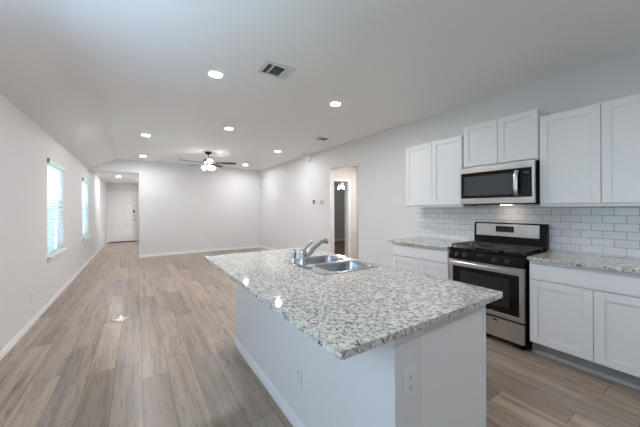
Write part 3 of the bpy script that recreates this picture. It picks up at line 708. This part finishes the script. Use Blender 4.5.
def register(label, x0, x1, y0, y1, panels):
    t = thing('ceiling_vent', label, 'vent', ((x0 + x1) / 2, (y0 + y1) / 2, ZC), 'ceiling air vents')
    z = ZC - 0.0005
    hs = [rrect(a, c, y0 + 0.035, y1 - 0.035, 0.002, 1) for a, c in panels]
    b = MB(); b.plate(rrect(x0, x1, y0, y1, 0.006, 2), hs, z - 0.010, z); obj('frame', b, 'plastic', t, bevel=0.003)
    for i, (a, c) in enumerate(panels):
        b = MB(); b.box(a + .0005, c - .0005, y0 + 0.0355, y1 - 0.0355, z - 0.0015, z - 0.0005); g = obj('duct', b, 'vent_hole' if i < 2 else 'plastic', t)  # tone by louver direction painted in: shaded panels grey, lit panel white
        b = MB(); y = y0 + 0.04; s = -1 if i < 2 else 1
        while y < y1 - 0.042:
            b.prism([(y, z - 0.002), (y + 0.0012, z - 0.002), (y + 0.0012 + s * 0.006, z - 0.009), (y + s * 0.006, z - 0.009)], 'x', a + .001, c - .001); y += 0.012
        obj('louvers', b, 'vent_shaded' if i < 2 else 'plastic', g, smooth=False)
register('large white ceiling vent with louvers toned dark as shaded above the island', 1.010, 1.325, 2.405, 2.660, [(1.045, 1.095), (1.108, 1.222), (1.235, 1.295)])
register('small ceiling vent near the right wall above the doorway', 2.935, 3.185, 4.40, 4.62, [(2.965, 3.03), (3.037, 3.155)])

b = MB(); b.lathe((3.468, 5.956, ZC), [(0.04, -0.0005), (0.04, -0.012), (0.034, -0.020), (0.012, -0.024)], 24); tag(obj('smoke_detector', b, 'plastic'), 'tiny round white detector on the ceiling near the right wall', 'detector')
ch = thing('door_chime', 'white box mounted high on the right wall under the ceiling', 'chime', (XR, 6.04, 2.565))
b = MB(); b.box(XR - 0.05, XR - 0.0005, 5.965, 6.115, 2.565, 2.735); obj('cover', b, 'plastic', ch, bevel=0.004)
th = thing('thermostat', 'square thermostat with dark screen on the right wall', 'thermostat', (XR, 5.787, 1.475))
b = MB(); b.box(XR - 0.022, XR - 0.0005, 5.722, 5.852, 1.475, 1.595); obj('housing', b, 'plastic', th, bevel=0.006)
b = MB(); b.box(XR - 0.0235, XR - 0.0222, 5.742, 5.840, 1.490, 1.585); obj('screen', b, 'slot', th)
ac = thing('alarm_keypad', 'small white keypad beside the thermostat, nearer the doorway', 'keypad', (XR, 5.44, 1.47))
b = MB(); b.box(XR - 0.022, XR - 0.0005, 5.385, 5.49, 1.465, 1.580); obj('housing', b, 'plastic', ac, bevel=0.006)
b = MB(); b.box(XR - 0.0235, XR - 0.0222, 5.44, 5.483, 1.490, 1.560); obj('screen', b, 'slot', ac)
ms = thing('motion_sensor', 'small white motion sensor in the far right corner', 'sensor', (XR - 0.035, YB - 0.035, 2.15))
b = MB(); b.prism([(XR - 0.0005, YB - 0.0005), (XR - 0.075, YB - 0.0005), (XR - 0.06, YB - 0.045), (XR - 0.045, YB - 0.06), (XR - 0.0005, YB - 0.075)], 'z', 2.14, 2.25); obj('housing', b, 'plastic', ms, bevel=0.004)
b = MB(); b.lathe((XR - 0.0535, YB - 0.0535, 2.175), [(0.013, 0), (0.013, 0.022)], 12); obj('eye', b, 'slot', ms)

def fan(c, label, lamp, a0=0.16, shades=4, k_=1.0, sa=0.4):
    x, y, z = c                        # z: ceiling
    t = thing('ceiling_fan', label, 'fan', c, 'five-blade ceiling fans')
    b = MB(); b.lathe(c, [(0.075, -0.0005), (0.073, -0.02), (0.05, -0.055), (0.018, -0.068)], 28); obj('canopy', b, 'dark_bronze', t)
    b = MB(); b.lathe(c, [(0.012, -0.066), (0.012, -0.15)], 12); obj('downrod', b, 'dark_bronze', t)
    b = MB(); b.lathe(c, [(0.022, -0.149), (0.05, -0.158), (0.105, -0.18), (0.125, -0.215), (0.125, -0.245), (0.09, -0.27), (0.065, -0.285)], 32); obj('motor_housing', b, 'nickel', t)
    b = MB(); b.lathe(c, [(0.06, -0.286), (0.075, -0.30), (0.07, -0.325), (0.03, -0.34)], 28); lkit = obj('light_kit', b, 'nickel', t)
    yaw = -YAW
    for k in range(5):
        a = a0 + k * 2 * pi / 5 + yaw
        ca, sa = cos(a), sin(a); tilt = radians(-12)
        def P(r, v, h):
            vv, hh = v * cos(tilt) - h * sin(tilt), v * sin(tilt) + h * cos(tilt)
            return (x + r * ca - vv * sa, y + r * sa + vv * ca, z - 0.262 + hh)
        b = MB(); prof = [(0.17, 0.045), (0.19, 0.055), (0.35, 0.062), (0.58, 0.068), (0.635, 0.060), (0.66, 0.035)]
        top = [P(r, v, 0.004) for r, v in prof] + [P(r, -v, 0.004) for r, v in prof[::-1]]
        bot = [P(r, v, -0.004) for r, v in prof] + [P(r, -v, -0.004) for r, v in prof[::-1]]
        b.rings([bot, top]); bl = obj('blade', b, 'fanwood', t, smooth=False)
        b = MB(); q = [(0.095, 0.016), (0.15, 0.014), (0.20, 0.030), (0.245, 0.022)]
        b.rings([[P(r, v, -0.010) for r, v in q] + [P(r, -v, -0.010) for r, v in q[::-1]], [P(r, v, -0.0045) for r, v in q] + [P(r, -v, -0.0045) for r, v in q[::-1]]]); obj('blade_iron', b, 'dark_bronze', bl)
    for k in range(shades):
        a = sa + k * 2 * pi / shades + yaw; ca, sa = cos(a), sin(a)
        b = MB(); o = Vector((x + 0.06 * ca, y + 0.06 * sa, z - 0.318)); d = Vector((ca * 0.62, sa * 0.62, -0.78)).normalized()
        prof = [(0.0, 0.016), (0.02, 0.022), (0.05, 0.036), (0.09, 0.046), (0.115, 0.052)]
        b.tube([o + d * s for s, r in prof], [r * k_ for s, r in prof], 18); obj('lamp_shade', b, lamp, lkit)
    return t
fan((1.45, 7.09, ZC), 'dark five-blade ceiling fan with lit glass shades in the living room', 'fanlamp')
fan((5.62, 7.20, 2.44), 'ceiling fan with glowing shade seen through the doorway in the dim bedroom', 'fanlamp_dim', 0.35, 2, 0.45, 1.5)

# low jagged white shape on the floor
b = MB()
pts = [(0, 0, .012), (.085, .015, .030), (.03, .05, .004), (-.01, .105, .034), (-.045, .035, .003), (-.105, .01, .026), (-.03, -.03, .004), (.01, -.095, .020), (.03, -.03, .004)]
up = [(-0.171 + p[0], 4.208 + p[1], 0.001 + p[2]) for p in pts]
vt = [b.bm.verts.new(p) for p in up]; vb = [b.bm.verts.new((p[0] * 1.0, p[1], 0.0006)) for p in up]
n = len(pts)
for i in range(1, n):
    j = i + 1 if i + 1 < n else 1
    b.bm.faces.new((vt[0], vt[i], vt[j])); b.bm.faces.new((vb[0], vb[j], vb[i])); b.bm.faces.new((vt[i], vb[i], vb[j], vt[j]))
tag(obj('white_shape', b, 'matte_white', smooth=False), 'small jagged white shape lying on the plank floor', 'scrap')
